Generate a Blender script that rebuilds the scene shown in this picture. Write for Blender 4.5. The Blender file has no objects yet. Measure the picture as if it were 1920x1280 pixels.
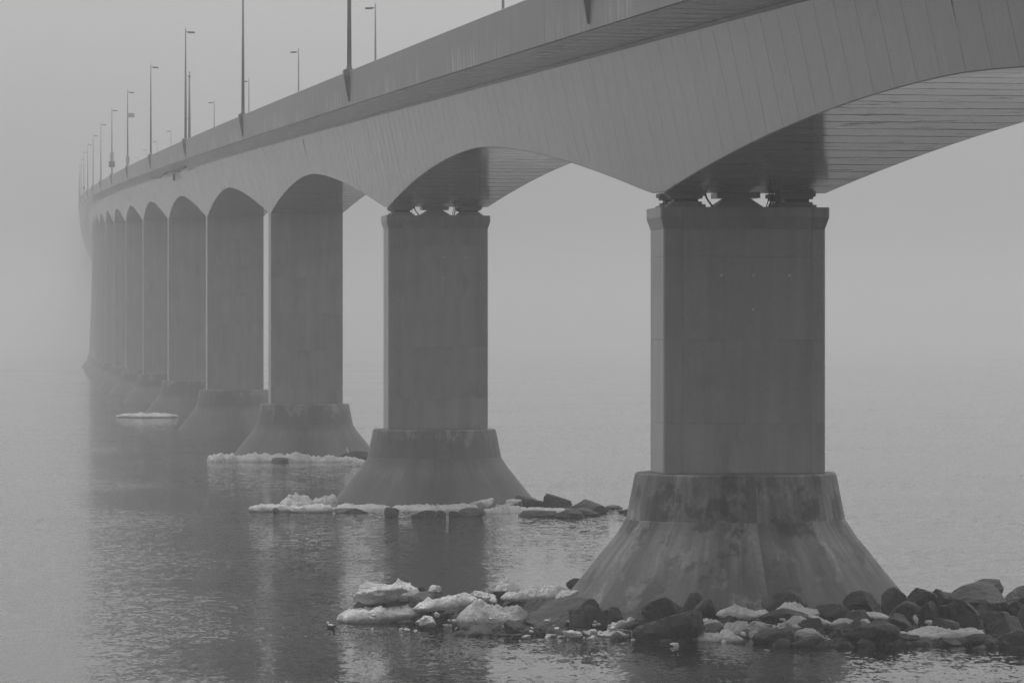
import bpy, bmesh, math, random
from mathutils import Vector, noise
C = bpy.context.scene.collection
S = bpy.context.scene
R = math.radians

# ------------------------------------------------------------------ camera
cam = bpy.data.cameras.new('camera'); cam.sensor_width = 36.0
cam.lens = 7500.0 * 36.0 / 1920.0
cam.clip_start = 0.5; cam.clip_end = 30000
co = bpy.data.objects.new('camera', cam); C.objects.link(co)
CH = 9.6
co.location = (0, 0, CH); co.rotation_euler = (R(90), 0, 0)
cam.shift_y = -(640 - 635) / 1920.0
S.camera = co

# ------------------------------------------------------------------ sky, sun
SUN_EL, SUN_AZ = 75, -4          # azimuth clockwise from the view direction (+Y)
w = bpy.data.worlds.new('World'); S.world = w; w.use_nodes = True
nt = w.node_tree; bg = nt.nodes['Background']
sky = nt.nodes.new('ShaderNodeTexSky'); sky.sky_type = 'NISHITA'; sky.sun_disc = False
sky.sun_elevation = R(SUN_EL); sky.sun_rotation = R(SUN_AZ)
sky.air_density = 1.0; sky.dust_density = 4; sky.ozone_density = 1.0
bw = nt.nodes.new('ShaderNodeRGBToBW')
nt.links.new(sky.outputs[0], bw.inputs[0]); nt.links.new(bw.outputs[0], bg.inputs[0])
bg.inputs[1].default_value = 0.08
sl = bpy.data.lights.new('sun', 'SUN'); sl.energy = 0.6; sl.angle = R(60); sl.color = (1, 1, 1)
so = bpy.data.objects.new('sun', sl); C.objects.link(so)
az, el = R(SUN_AZ), R(SUN_EL)
to_sun = Vector((math.sin(az) * math.cos(el), math.cos(az) * math.cos(el), math.sin(el)))
so.rotation_euler = to_sun.to_track_quat('Z', 'Y').to_euler(); so.location = (0, 400, 300)
S.view_settings.view_transform = 'Standard'; S.view_settings.look = 'None'
S.view_settings.exposure = 0.88; S.view_settings.gamma = 1.0; S.view_settings.use_curve_mapping = False
cy = S.cycles
cy.use_denoising = True; cy.max_bounces = 6; cy.diffuse_bounces = 3; cy.glossy_bounces = 3
cy.volume_bounces = 4; cy.caustics_reflective = True; cy.sample_clamp_indirect = 4.0
try:
    cy.denoiser = 'OPENIMAGEDENOISE'; cy.denoising_prefilter = 'ACCURATE'
except Exception:
    pass
HAZE = 0.00088

# ------------------------------------------------------------------ helpers
def tag(o, label=None, cat=None, group=None, kind=None):
    if label: o['label'] = label
    if cat: o['category'] = cat
    if group: o['group'] = group
    if kind: o['kind'] = kind
    return o

def thing(name, label, cat, loc=(0, 0, 0), rz=0.0, group=None):
    o = bpy.data.objects.new(name, None); C.objects.link(o)
    o.location = loc; o.rotation_euler = (0, 0, rz); o.empty_display_size = 0.3
    return tag(o, label, cat, group)

def mesh(name, vs, fs, mat, parent=None, smooth=False, uvs=None):
    me = bpy.data.meshes.new(name); me.from_pydata([tuple(v) for v in vs], [], fs); me.update()
    if uvs:
        ul = me.uv_layers.new(name='uv')
        for p in me.polygons:
            for li in p.loop_indices:
                ul.data[li].uv = uvs[me.loops[li].vertex_index]
    if smooth:
        me.polygons.foreach_set('use_smooth', [True] * len(me.polygons))
    me.materials.append(mat)
    o = bpy.data.objects.new(name, me); C.objects.link(o)
    if parent: o.parent = parent
    return o

class MB:
    def __init__(s): s.v = []; s.f = []
    def add(s, vs, fs):
        b = len(s.v); s.v += [tuple(v) for v in vs]; s.f += [tuple(i + b for i in f) for f in fs]
    def box(s, x0, x1, y0, y1, z0, z1):
        s.add([(x0, y0, z0), (x1, y0, z0), (x1, y1, z0), (x0, y1, z0), (x0, y0, z1), (x1, y0, z1), (x1, y1, z1), (x0, y1, z1)],
              [(0, 3, 2, 1), (4, 5, 6, 7), (0, 1, 5, 4), (1, 2, 6, 5), (2, 3, 7, 6), (3, 0, 4, 7)])
    def loft(s, rings, cap=True):
        n = len(rings[0]); vs = [p for r in rings for p in r]; fs = []
        for k in range(len(rings) - 1):
            for i in range(n):
                j = (i + 1) % n
                fs.append((k * n + i, k * n + j, (k + 1) * n + j, (k + 1) * n + i))
        if cap:
            fs.append(tuple(range(n - 1, -1, -1))); m = (len(rings) - 1) * n
            fs.append(tuple(range(m, m + n)))
        s.add(vs, fs)
    def tube(s, pts, rad, n=8, cap=True):
        rings = []
        for i, p in enumerate(pts):
            p = Vector(p); a = Vector(pts[max(i - 1, 0)]); b = Vector(pts[min(i + 1, len(pts) - 1)])
            d = (b - a).normalized(); u = d.orthogonal().normalized() if abs(d.z) < .99 else Vector((1, 0, 0))
            q = d.cross(u).normalized(); u = q.cross(d)
            r = rad[i] if isinstance(rad, (list, tuple)) else rad
            rings.append([p + (u * math.cos(2 * math.pi * k / n) + q * math.sin(2 * math.pi * k / n)) * r for k in range(n)])
        s.loft(rings, cap)
    def build(s, name, mat, parent=None, smooth=False):
        return mesh(name, s.v, s.f, mat, parent, smooth)

def bevel(o, wd, seg=1):
    bm = bmesh.new(); bm.from_mesh(o.data)
    bmesh.ops.recalc_face_normals(bm, faces=bm.faces)
    bmesh.ops.bevel(bm, geom=bm.edges[:], offset=wd, segments=seg, affect='EDGES', clamp_overlap=True)
    bm.to_mesh(o.data); bm.free()
    return o

# ------------------------------------------------------------------ materials
def new_mat(name):
    m = bpy.data.materials.new(name); m.use_nodes = True
    t = m.node_tree; return m, t, t.nodes['Principled BSDF'], t.nodes['Material Output']
def N(t, kind, **kw):
    n = t.nodes.new(kind)
    for k, v in kw.items(): setattr(n, k, v)
    return n
def val(t, sock, v):
    if isinstance(v, bpy.types.NodeSocket): t.links.new(v, sock)
    else: sock.default_value = v
def M(t, op, a, b=None, c=None, clamp=False):
    n = N(t, 'ShaderNodeMath', operation=op); n.use_clamp = clamp
    val(t, n.inputs[0], a)
    if b is not None: val(t, n.inputs[1], b)
    if c is not None: val(t, n.inputs[2], c)
    return n.outputs[0]
def mapr(t, x, a, b, c, d):
    n = N(t, 'ShaderNodeMapRange'); val(t, n.inputs[0], x)
    for i, v in enumerate((a, b, c, d)): val(t, n.inputs[i + 1], v)
    return n.outputs[0]
def noise_tex(t, vec, scale, detail=4, rough=.55, sc=(1, 1, 1)):
    mp = N(t, 'ShaderNodeMapping'); t.links.new(vec, mp.inputs[0]); mp.inputs['Scale'].default_value = sc
    n = N(t, 'ShaderNodeTexNoise'); t.links.new(mp.outputs[0], n.inputs['Vector'])
    n.inputs['Scale'].default_value = scale; n.inputs['Detail'].default_value = detail; n.inputs['Roughness'].default_value = rough
    return n.outputs[0]
def grey(t, x):
    n = N(t, 'ShaderNodeCombineColor')
    for i in range(3): t.links.new(x, n.inputs[i])
    return n.outputs[0]
def objvec(t, rnd=True):
    tc = N(t, 'ShaderNodeTexCoord')
    if not rnd: return tc.outputs['Object']
    oi = N(t, 'ShaderNodeObjectInfo'); a = N(t, 'ShaderNodeVectorMath', operation='ADD')
    sc = M(t, 'MULTIPLY', oi.outputs['Random'], 57.0)
    cb = N(t, 'ShaderNodeCombineXYZ'); [t.links.new(sc, cb.inputs[i]) for i in range(3)]
    t.links.new(tc.outputs['Object'], a.inputs[0]); t.links.new(cb.outputs[0], a.inputs[1])
    return a.outputs[0]
def bump(t, p, h, strength, dist):
    b = N(t, 'ShaderNodeBump'); b.inputs['Strength'].default_value = strength; b.inputs['Distance'].default_value = dist
    t.links.new(h, b.inputs['Height']); t.links.new(b.outputs[0], p.inputs['Normal'])

def mat_girder():
    m, t, p, o = new_mat('girder_concrete')
    uv = N(t, 'ShaderNodeUVMap').outputs[0]
    sp = N(t, 'ShaderNodeSeparateXYZ'); t.links.new(uv, sp.inputs[0])
    big = noise_tex(t, uv, .06, 4)
    streak = noise_tex(t, uv, 1.6, 4, .6, (1, .06, 1))
    fine = noise_tex(t, uv, 5.0, 5, .6, (1, .25, 1))
    # dark weathering that collects along the joints between cast segments (u = metres / segment length)
    fr = M(t, 'FRACT', M(t, 'ADD', M(t, 'DIVIDE', sp.outputs[0], 93.0 / 37), .5))
    dj = M(t, 'ABSOLUTE', M(t, 'SUBTRACT', fr, .5))
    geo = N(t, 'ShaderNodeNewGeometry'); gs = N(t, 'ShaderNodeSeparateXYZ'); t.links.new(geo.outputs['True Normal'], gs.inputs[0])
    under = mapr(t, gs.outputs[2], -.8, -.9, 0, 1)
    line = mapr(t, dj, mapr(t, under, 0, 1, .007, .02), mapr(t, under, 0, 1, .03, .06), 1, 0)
    brk = mapr(t, noise_tex(t, uv, .55, 4, .7, (1.0, .8, 1)), .36, .56, 0, 1)
    # the damp middle spans weep at their joints, the others hardly
    sz = mapr(t, M(t, 'ABSOLUTE', M(t, 'SUBTRACT', sp.outputs[0], 135.0)), 55, 75, 1, .1)
    zone = M(t, 'MULTIPLY', mapr(t, noise_tex(t, uv, .022, 2, .5, (1, .3, 1)), .40, .60, .5, 1), sz)
    stain = M(t, 'MULTIPLY', M(t, 'MULTIPLY', line, brk), zone)
    tc2 = N(t, 'ShaderNodeTexCoord').outputs['Object']
    patchy = mapr(t, noise_tex(t, tc2, .9, 4, .65, (.5, 1, 1)), .4, .62, .25, 1)
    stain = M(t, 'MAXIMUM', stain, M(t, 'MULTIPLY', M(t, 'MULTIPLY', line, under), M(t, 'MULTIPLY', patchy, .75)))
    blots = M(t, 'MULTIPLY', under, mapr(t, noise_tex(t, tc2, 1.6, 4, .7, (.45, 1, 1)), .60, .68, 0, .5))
    spots = mapr(t, noise_tex(t, uv, .8, 3, .6, (.35, 1, 1)), .66, .74, 0, .28)
    c = mapr(t, big, .3, .7, .29, .38)
    keep = M(t, 'SUBTRACT', 1.0, M(t, 'MULTIPLY', under, .8))
    sk = M(t, 'ADD', 1.0, M(t, 'MULTIPLY', mapr(t, streak, .3, .7, -.06, .05), keep))
    c = M(t, 'MULTIPLY', c, sk)
    c = M(t, 'MULTIPLY', c, M(t, 'ADD', 1.0, M(t, 'MULTIPLY', mapr(t, fine, .3, .7, -.07, .06), keep)))
    c = M(t, 'MULTIPLY', c, M(t, 'SUBTRACT', 1.0, M(t, 'MULTIPLY', stain, .72)))
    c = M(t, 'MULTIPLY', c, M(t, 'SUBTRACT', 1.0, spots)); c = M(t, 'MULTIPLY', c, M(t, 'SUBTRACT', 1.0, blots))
    t.links.new(grey(t, c), p.inputs['Base Color'])
    rg = M(t, 'ADD', M(t, 'ADD', mapr(t, under, 0, 1, .2, .13), M(t, 'MULTIPLY', mapr(t, streak, .3, .7, -.025, .025), keep)), M(t, 'MULTIPLY', M(t, 'MAXIMUM', stain, blots), .5))
    t.links.new(rg, p.inputs['Roughness'])
    return m

def mat_parapet():
    m, t, p, o = new_mat('parapet_concrete')
    uv = N(t, 'ShaderNodeUVMap').outputs[0]
    sp = N(t, 'ShaderNodeSeparateXYZ'); t.links.new(uv, sp.inputs[0])
    big = noise_tex(t, uv, .09, 4)
    streak = noise_tex(t, uv, 1.2, 4, .65, (1, .08, 1))
    streak2 = noise_tex(t, uv, 2.3, 3, .6, (1, .18, 1))
    # pale lime run-off hanging along the lower part of the fascia (v = metres above its foot)
    lower = mapr(t, sp.outputs[1], .35, 1.2, 1, 0)
    patch = mapr(t, noise_tex(t, uv, .07, 2, .5, (1, .1, 1)), .45, .58, 0, 1)
    lime = M(t, 'MULTIPLY', M(t, 'MULTIPLY', lower, patch), mapr(t, streak2, .47, .62, 0, 1))
    c = mapr(t, big, .3, .7, .19, .28)
    c = M(t, 'MULTIPLY', c, mapr(t, streak, .3, .7, .84, 1.12))
    c = M(t, 'ADD', c, M(t, 'MULTIPLY', lime, .34))
    t.links.new(grey(t, c), p.inputs['Base Color']); t.links.new(mapr(t, big, .3, .7, .36, .44), p.inputs['Roughness'])
    return m

def mat_shaft():
    m, t, p, o = new_mat('pier_concrete')
    v = objvec(t)
    big = noise_tex(t, v, .35, 4)
    streak = noise_tex(t, v, 1.5, 5, .65, (1, 1, .05))
    blot = noise_tex(t, v, .6, 4, .65, (1, 1, .5))
    fine = noise_tex(t, v, 7, 4)
    c = mapr(t, big, .3, .7, .34, .42)
    c = M(t, 'MULTIPLY', c, mapr(t, streak, .3, .7, .85, 1.12))
    c = M(t, 'MULTIPLY', c, mapr(t, fine, .3, .7, .94, 1.05))
    c = M(t, 'MULTIPLY', c, M(t, 'SUBTRACT', 1.0, mapr(t, blot, .6, .7, 0, .2)))
    t.links.new(grey(t, c), p.inputs['Base Color']); p.inputs['Roughness'].default_value = .3
    return m

def mat_cone(near):
    m, t, p, o = new_mat('pedestal_concrete')
    tc = N(t, 'ShaderNodeTexCoord'); sp = N(t, 'ShaderNodeSeparateXYZ'); t.links.new(tc.outputs['Object'], sp.inputs[0])
    oi = N(t, 'ShaderNodeObjectInfo')
    ang = M(t, 'MULTIPLY', M(t, 'ARCTAN2', sp.outputs[0], sp.outputs[1]), 4.0)
    cb = N(t, 'ShaderNodeCombineXYZ'); t.links.new(ang, cb.inputs[0]); t.links.new(sp.outputs[2], cb.inputs[1])
    t.links.new(M(t, 'MULTIPLY', oi.outputs['Random'], 40.0), cb.inputs[2]); v = cb.outputs[0]
    streak = noise_tex(t, v, 1.3, 5, .65, (1, .1, 1))
    streak2 = noise_tex(t, v, 3.2, 4, .6, (1, .13, 1))
    blot = noise_tex(t, v, .75, 6, .68, (1, .9, 1))
    pale = noise_tex(t, v, 1.1, 6, .7, (1, .7, 1))
    fine = noise_tex(t, v, 8, 4)
    wide = noise_tex(t, v, .55, 3, .5, (1, .05, 1))
    c = mapr(t, streak, .3, .7, .13, .3) if near else mapr(t, streak, .3, .7, .15, .2)
    c = M(t, 'MULTIPLY', c, mapr(t, wide, .35, .65, .72 if near else .9, 1.22 if near else 1.08))
    c = M(t, 'MULTIPLY', c, mapr(t, streak2, .3, .7, .74 if near else .92, 1.22 if near else 1.06))
    # wet, weedy tide band
    tz = M(t, 'ADD', sp.outputs[2], mapr(t, streak2, .3, .7, -.5, .5))
    c = M(t, 'MULTIPLY', c, mapr(t, tz, 1.2, 2.2, .62, 1))
    # damp algae patches, heavier round the collar
    zc = mapr(t, M(t, 'ABSOLUTE', M(t, 'SUBTRACT', sp.outputs[2], 3.4)), .4, 2.2, .0, -.04)
    c = M(t, 'MULTIPLY', c, M(t, 'SUBTRACT', 1.0, mapr(t, M(t, 'ADD', blot, zc), .51, .57, 0, .55 if near else .1)))
    if not near: zc = mapr(t, sp.outputs[2], 2.6, 3.9, -.2, .06)
    c = M(t, 'ADD', c, M(t, 'MULTIPLY', mapr(t, M(t, 'ADD', pale, zc), .53, .62, 0, .2), mapr(t, wide, .35, .65, .3, 1)))
    # pale lime lines where the form panels met
    fr = M(t, 'FRACT', M(t, 'MULTIPLY', M(t, 'ADD', ang, 12.566), 20 / 25.133))
    seam = M(t, 'MULTIPLY', mapr(t, M(t, 'ABSOLUTE', M(t, 'SUBTRACT', fr, .5)), .0, .04, 1, 0), mapr(t, noise_tex(t, v, .8, 3, .6, (1, .5, 1)), .45, .6, 0, .09 if near else .02))
    c = M(t, 'ADD', c, seam)
    c = M(t, 'MULTIPLY', c, mapr(t, fine, .3, .7, .88, 1.1))
    t.links.new(grey(t, c), p.inputs['Base Color']); p.inputs['Roughness'].default_value = .5
    bump(t, p, fine, .2, .03)
    return m

def mat_rock():
    m, t, p, o = new_mat('boulder_stone')
    v = objvec(t)
    a = noise_tex(t, v, 1.1, 6, .65); b = noise_tex(t, v, 5, 6, .7); oi = N(t, 'ShaderNodeObjectInfo')
    vo = N(t, 'ShaderNodeTexVoronoi', feature='DISTANCE_TO_EDGE'); mp = N(t, 'ShaderNodeVectorMath', operation='ADD')
    wob = N(t, 'ShaderNodeTexNoise'); wob.inputs['Scale'].default_value = 1.8; t.links.new(v, wob.inputs['Vector'])
    t.links.new(v, mp.inputs[0]); t.links.new(wob.outputs['Color'], mp.inputs[1]); t.links.new(mp.outputs[0], vo.inputs['Vector']); vo.inputs['Scale'].default_value = .8
    crack = mapr(t, vo.outputs['Distance'], .0, .05, 1, 0)
    c = mapr(t, a, .3, .7, .02, .058)
    c = M(t, 'MULTIPLY', c, mapr(t, b, .3, .7, .6, 1.4))
    c = M(t, 'MULTIPLY', c, mapr(t, oi.outputs['Random'], 0, 1, .55, 1.55))
    c = M(t, 'MULTIPLY', c, M(t, 'SUBTRACT', 1.0, M(t, 'MULTIPLY', crack, .55)))
    vein = mapr(t, noise_tex(t, v, 1.3, 5, .6, (3, .5, .8)), .62, .7, 0, .06)
    c = M(t, 'ADD', c, vein)
    t.links.new(grey(t, c), p.inputs['Base Color']); t.links.new(mapr(t, a, .3, .7, .3, .6), p.inputs['Roughness'])
    hh = M(t, 'ADD', M(t, 'MULTIPLY', b, .6), M(t, 'ADD', M(t, 'MULTIPLY', a, .8), M(t, 'MULTIPLY', vo.outputs['Distance'], 1.2)))
    bump(t, p, hh, .8, .22)
    return m

def mat_ice(name, lo, hi, rough=.7):
    m, t, p, o = new_mat(name)
    v = objvec(t)
    a = noise_tex(t, v, .9, 5, .6); b = noise_tex(t, v, 7, 5, .65)
    c = mapr(t, a, .33, .67, lo, hi)
    c = M(t, 'MULTIPLY', c, mapr(t, b, .3, .7, .86, 1.1))
    t.links.new(grey(t, c), p.inputs['Base Color']); p.inputs['Roughness'].default_value = rough
    bump(t, p, M(t, 'ADD', b, M(t, 'MULTIPLY', noise_tex(t, v, 2.6, 4, .6), 1.2)), .9, .12)
    return m

def mat_plain(name, g, rough=.6, metal=0.0, var=.12):
    m, t, p, o = new_mat(name)
    n = noise_tex(t, objvec(t), 6, 4)
    c = mapr(t, n, .3, .7, g * (1 - var), g * (1 + var))
    t.links.new(grey(t, c), p.inputs['Base Color']); p.inputs['Roughness'].default_value = rough; p.inputs['Metallic'].default_value = metal
    return m

def mat_water():
    m, t, p, o = new_mat('sea_water')
    tc = N(t, 'ShaderNodeTexCoord'); v = tc.outputs['Object']
    def waves(scale, detail, rough, sc):
        mp = N(t, 'ShaderNodeMapping'); t.links.new(v, mp.inputs[0]); mp.inputs['Scale'].default_value = sc
        n = N(t, 'ShaderNodeTexNoise'); t.links.new(mp.outputs[0], n.inputs['Vector'])
        n.inputs['Scale'].default_value = scale; n.inputs['Detail'].default_value = detail; n.inputs['Roughness'].default_value = rough
        q = N(t, 'ShaderNodeVectorMath', operation='SUBTRACT'); t.links.new(n.outputs['Color'], q.inputs[0]); q.inputs[1].default_value = (.5, .5, .5)
        return q.outputs[0]
    def vm(op, a, b):
        n = N(t, 'ShaderNodeVectorMath', operation=op); t.links.new(a, n.inputs[0])
        if isinstance(b, tuple): n.inputs[1].default_value = b
        else: t.links.new(b, n.inputs[1])
        return n.outputs[0]
    # slopes of wind ripples, wavelets and a slow swell; breezes leave calmer and rougher bands
    patch = mapr(t, noise_tex(t, v, .010, 4, .6, (.3, 1.8, 1)), .42, .58, .3, 1.35)
    a = vm('MULTIPLY', waves(4.6, 3, .62, (1.7, .8, 1)), (.40, .40, 0))
    b = vm('MULTIPLY', waves(1.5, 2, .55, (1.4, .75, 1)), (.22, .22, 0))
    c = vm('MULTIPLY', waves(.12, 2, .5, (.8, 1.2, 1)), (.06, .06, 0))
    sl_ = vm('ADD', vm('ADD', a, b), c)
    sc_ = N(t, 'ShaderNodeVectorMath', operation='SCALE'); t.links.new(sl_, sc_.inputs[0]); t.links.new(patch, sc_.inputs['Scale'])
    nn = vm('ADD', sc_.outputs[0], (0, 0, 1))
    nz = N(t, 'ShaderNodeVectorMath', operation='NORMALIZE'); t.links.new(nn, nz.inputs[0])
    t.links.new(nz.outputs[0], p.inputs['Normal'])
    p.inputs['Base Color'].default_value = (.008, .008, .008, 1)
    p.inputs['Roughness'].default_value = .04; p.inputs['IOR'].default_value = 1.333
    return m

GIRD, PARA, SHAFT, CONE, ROCK = mat_girder(), mat_parapet(), mat_shaft(), mat_cone(True), mat_rock()
CONE2 = mat_cone(False)
SNOW = mat_ice('sea_ice', .66, .9); DIRTY = mat_ice('dirty_ice', .4, .75, .8); GREYICE = mat_ice('wet_grey_ice', .45, .75, .5)
STEEL = mat_plain('galvanised_steel', .3, .35, .0); DARK = mat_plain('dark_steel', .05, .5); RUBBER = mat_plain('black_cable', .03, .5)
PALE = mat_plain('pale_grout', .6, .3); BEAR = mat_plain('bearing_concrete', .3, .8)
WHITE = mat_plain('white_feathers', .7, .8); BLACKF = mat_plain('dark_feathers', .03, .8); BEAK = mat_plain('beak', .25, .5)
SIGNM = mat_plain('sign_panel', .55, .4); SIGNB = mat_plain('sign_back', .1, .5); ASPH = mat_plain('asphalt', .05, .9)
WATER = mat_water()

# ------------------------------------------------------------------ bridge path
# s = metres along the bridge from the front face of the nearest pier; v = metres left of the axis
def path(s):
    X = 5.45 - .1384 * s + 1.44e-5 * s * s; dX = -.1384 + 2.88e-5 * s
    if s > 1250:
        q = s - 1250; X -= .7e-5 * q * q; dX -= 1.4e-5 * q
    l = math.hypot(dX, .9925); tx, ty = dX / l, .9925 / l
    return X + 2.9 * ty, 143.7 + .9925 * s - 2.9 * tx, tx, ty
def zs(s):
    a = min(s, 900.0)
    z = CH + 5.25 + .0274 * a - .5e-6 * a * abs(a)
    if s > 900:
        g = .0265; q = min(s, 1200) - 900
        z += g * q - g * q * q / 600
    return z
def P(s, v, z):
    cx, cyy, tx, ty = path(s)
    return Vector((cx - v * ty, cyy + v * tx, z))
SPAN = 93.0
def rise(s):
    k = math.floor(s / SPAN); u = (s - k * SPAN - 1.4) / (SPAN / 2) - 1.0
    # flat seat 3 m long over each pier
    c = s - k * SPAN
    if c < 2.9: return 0.0
    u = (c - 2.9) / ((SPAN - 2.9) / 2) - 1.0
    r = 2.55 * (1 - abs(u) ** 1.65)
    return r

def ring(s, inset=0.0):
    r = rise(s); z0 = zs(s); i = inset
    wb = 2.9 + .213 * r if r > 0 else 2.9 + .1 * r
    wb = max(wb, 1.9)
    half = [(wb - .03 - i, r + i), (wb - i, r + .03 + i), (4.02 - i, 5.2), (4.14 - i, 5.3 + i), (7.14, 5.33 + i), (7.14, 5.62), (6.8, 5.95)]
    pts = half + [(-a - (.16 if b < 3 else 0), b) for a, b in reversed(half)]
    acc = 0; out = []; uvs = []
    for k, (v, z) in enumerate(pts):
        if k: acc += math.hypot(v - pts[k - 1][0], z - pts[k - 1][1])
        out.append(P(s, v, z0 + z)); uvs.append((s, acc))
    return out, uvs

bx, by = path(0)[:2]
bridge = thing('bridge', 'long grey concrete bridge deck on arched haunches curving away into the fog', 'bridge', (bx, by, 0))
BO = Vector((bx, by, 0))
def seg_mesh(name, s0, s1, parent, sub=1, g=.018):
    ss = [(s0, .007), (s0 + g, 0)] + [(s0 + (s1 - s0) * k / sub, 0) for k in range(1, sub)] + [(s1 - g, 0), (s1, .007)]
    vs, uv, fs = [], [], []
    for s, i in ss:
        a, b = ring(s, i); vs += [p - BO for p in a]; uv += b
    n = 14
    for k in range(len(ss) - 1):
        for i in range(n):
            j = (i + 1) % n
            fs.append((k * n + i, (k + 1) * n + i, (k + 1) * n + j, k * n + j))
    return vs, fs, uv
NSEG = 37; SL = SPAN / NSEG
def sweep(name, prof, s0, s1, step, mat, parent, closed=True):
    n = max(1, round((s1 - s0) / step)); vs, uv, fs = [], [], []
    for k in range(n + 1):
        s = s0 + (s1 - s0) * k / n; z0 = zs(s); acc = 0
        for q, (v, z) in enumerate(prof):
            if q: acc += math.hypot(v - prof[q - 1][0], z - prof[q - 1][1])
            vs.append(P(s, v, z0 + z) - BO); uv.append((s, acc))
    m = len(prof)
    for k in range(n):
        for i in range(m if closed else m - 1):
            j = (i + 1) % m
            fs.append((k * m + i, k * m + j, (k + 1) * m + j, (k + 1) * m + i))
    fs.append(tuple(range(m))); fs.append(tuple(range(n * m + m - 1, n * m - 1, -1)))
    return mesh(name, vs, fs, mat, parent, uvs=uv)
LPROF = [(7.15, 5.26), (7.2, 5.3), (7.26, 7.1), (7.2, 7.15), (6.95, 7.15), (6.86, 6.3), (6.6, 5.97), (6.7, 5.8), (7.1, 5.5)]
LPROF = [(7.15, 5.27), (7.2, 5.3), (7.26, 7.1), (7.2, 7.15), (6.96, 7.15), (6.88, 6.4), (6.62, 5.965), (7.145, 5.965), (7.145, 5.6)]
parapets = []
for k in range(-1, 20):
    a0, a1 = k * SPAN, (k + 1) * SPAN
    if 0 <= k + 1 <= 2:
        sp = bpy.data.objects.new('girder_span', None); C.objects.link(sp); sp.parent = bridge
        for i in range(NSEG):
            vs, fs, uv = seg_mesh('x', a0 + i * SL, a0 + (i + 1) * SL, sp, 1)
            mesh('girder_segment', vs, fs, GIRD, sp, uvs=uv)
    else:
        V, F, U = [], [], []
        for i in range(NSEG):
            vs, fs, uv = seg_mesh('x', a0 + i * SL, a0 + (i + 1) * SL, None, 1)
            b = len(V); V += vs; U += uv; F += [tuple(q + b for q in f) for f in fs]
        sp = mesh('girder_span', V, F, GIRD, bridge, uvs=U)
    pl = sweep('parapet', LPROF, a0 + .02, a1 - .02, 4.65, PARA, bridge)
    sweep('parapet', [(-v, z) for v, z in reversed(LPROF)], a0 + .02, a1 - .02, 4.65, PARA, bridge)
    sweep('road_surface', [(6.6, 5.97), (-6.6, 5.97), (-6.6, 5.954), (6.6, 5.954)], a0, a1, 9.3, ASPH, bridge)
    parapets.append((a0, a1, pl))
def par_of(s):
    for a, b, o in parapets:
        if a <= s < b: return o
    return parapets[-1][2]

# closure joints at midspan: narrow grout strip standing a few millimetres proud of the web
for k in (-1, 1, 3, 5):
    sc = (k + .5) * SPAN + (SL / 2 if True else 0)
    V = []
    for s in (sc - .07, sc + .07):
        r = rise(s); z0 = zs(s)
        for v, z in ((2.9 + .213 * r + .006, r + .13), (4.006, 5.01)):
            V.append(P(s, v, z0 + z) - BO); V.append(P(s, v - .05, z0 + z) - BO)
    mesh('closure_joint', V, [(0, 4, 6, 2), (0, 2, 3, 1), (4, 5, 7, 6), (0, 1, 5, 4), (2, 6, 7, 3), (1, 3, 7, 5)], PALE if k == -1 else DARK, bridge)
# service pipe slung under the edge of the deck in the middle distance
mb = MB()
for sa, sb in ((283, 318), (328, 372)):
    pts = [P(sa + (sb - sa) * q / 8, 4.9 + .25 * math.sin(q), zs(sa) * 0 + zs(sa + (sb - sa) * q / 8) + 5.24 - .22 * math.sin(math.pi * q / 8)) - BO for q in range(9)]
    mb.tube(pts, .09, 6)
mb.build('service_pipe', DARK, bridge, True)
mb = MB(); q = P(325.5, 4.2, zs(325.5)) - BO
mb.box(q.x - .2, q.x + .1, q.y - .15, q.y + .15, q.z + 4.3, q.z + 5.1)
mb.build('drain_box', DARK, bridge)

# ------------------------------------------------------------------ piers
def rot_of(s):
    _, _, tx, ty = path(s); return math.atan2(-tx, ty)
def circle(r, z, n=40, ph=0.0):
    return [(r * math.cos(2 * math.pi * k / n + ph), r * math.sin(2 * math.pi * k / n + ph), z) for k in range(n)]
def shaft_ring(z, e=0.0, i=0.0):
    a, b = 2.9 + e - i, 1.4 + e - i; c = .06
    p = [(-a, -b + c), (-a + c, -b), (-2.25, -b), (-2.2, -b + .05), (2.52, -b + .05), (2.57, -b), (a + .13 - c, -b), (a + .13, -b + c)]
    return [(x, y, z) for x, y in p] + [(a + .13, b - c, z), (a + .13 - c, b, z), (-a + c, b, z), (-a, b - c, z)]
PIER_LABEL = [
 'nearest and widest bridge pier, its flared foot ringed by dark boulders and ice',
 'second pier from the camera, with an ice crust and a few rocks round its foot',
 'third pier from the camera, its cone standing in a long pale ice floe',
 'fourth pier from the camera, open dark water at its flared foot',
 'fifth pier from the camera, a thin white floe floating at its left foot',
 'sixth pier from the camera, half hidden behind the fifth in the mist',
 'seventh pier from the camera, a narrow grey strip in the mist',
 'eighth pier from the camera, faint in the fog at the left',
 'ninth pier from the camera, faint and narrow in the fog',
 'tenth pier from the camera, a faint sliver in thick fog',
 'eleventh pier from the camera, a very faint sliver in thick fog',
 'twelfth pier from the camera, almost lost in the fog',
 'thirteenth pier from the camera, barely visible at the left end',
 'pier lost in thick fog beyond the thirteenth one']
cone_cache = {}
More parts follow.
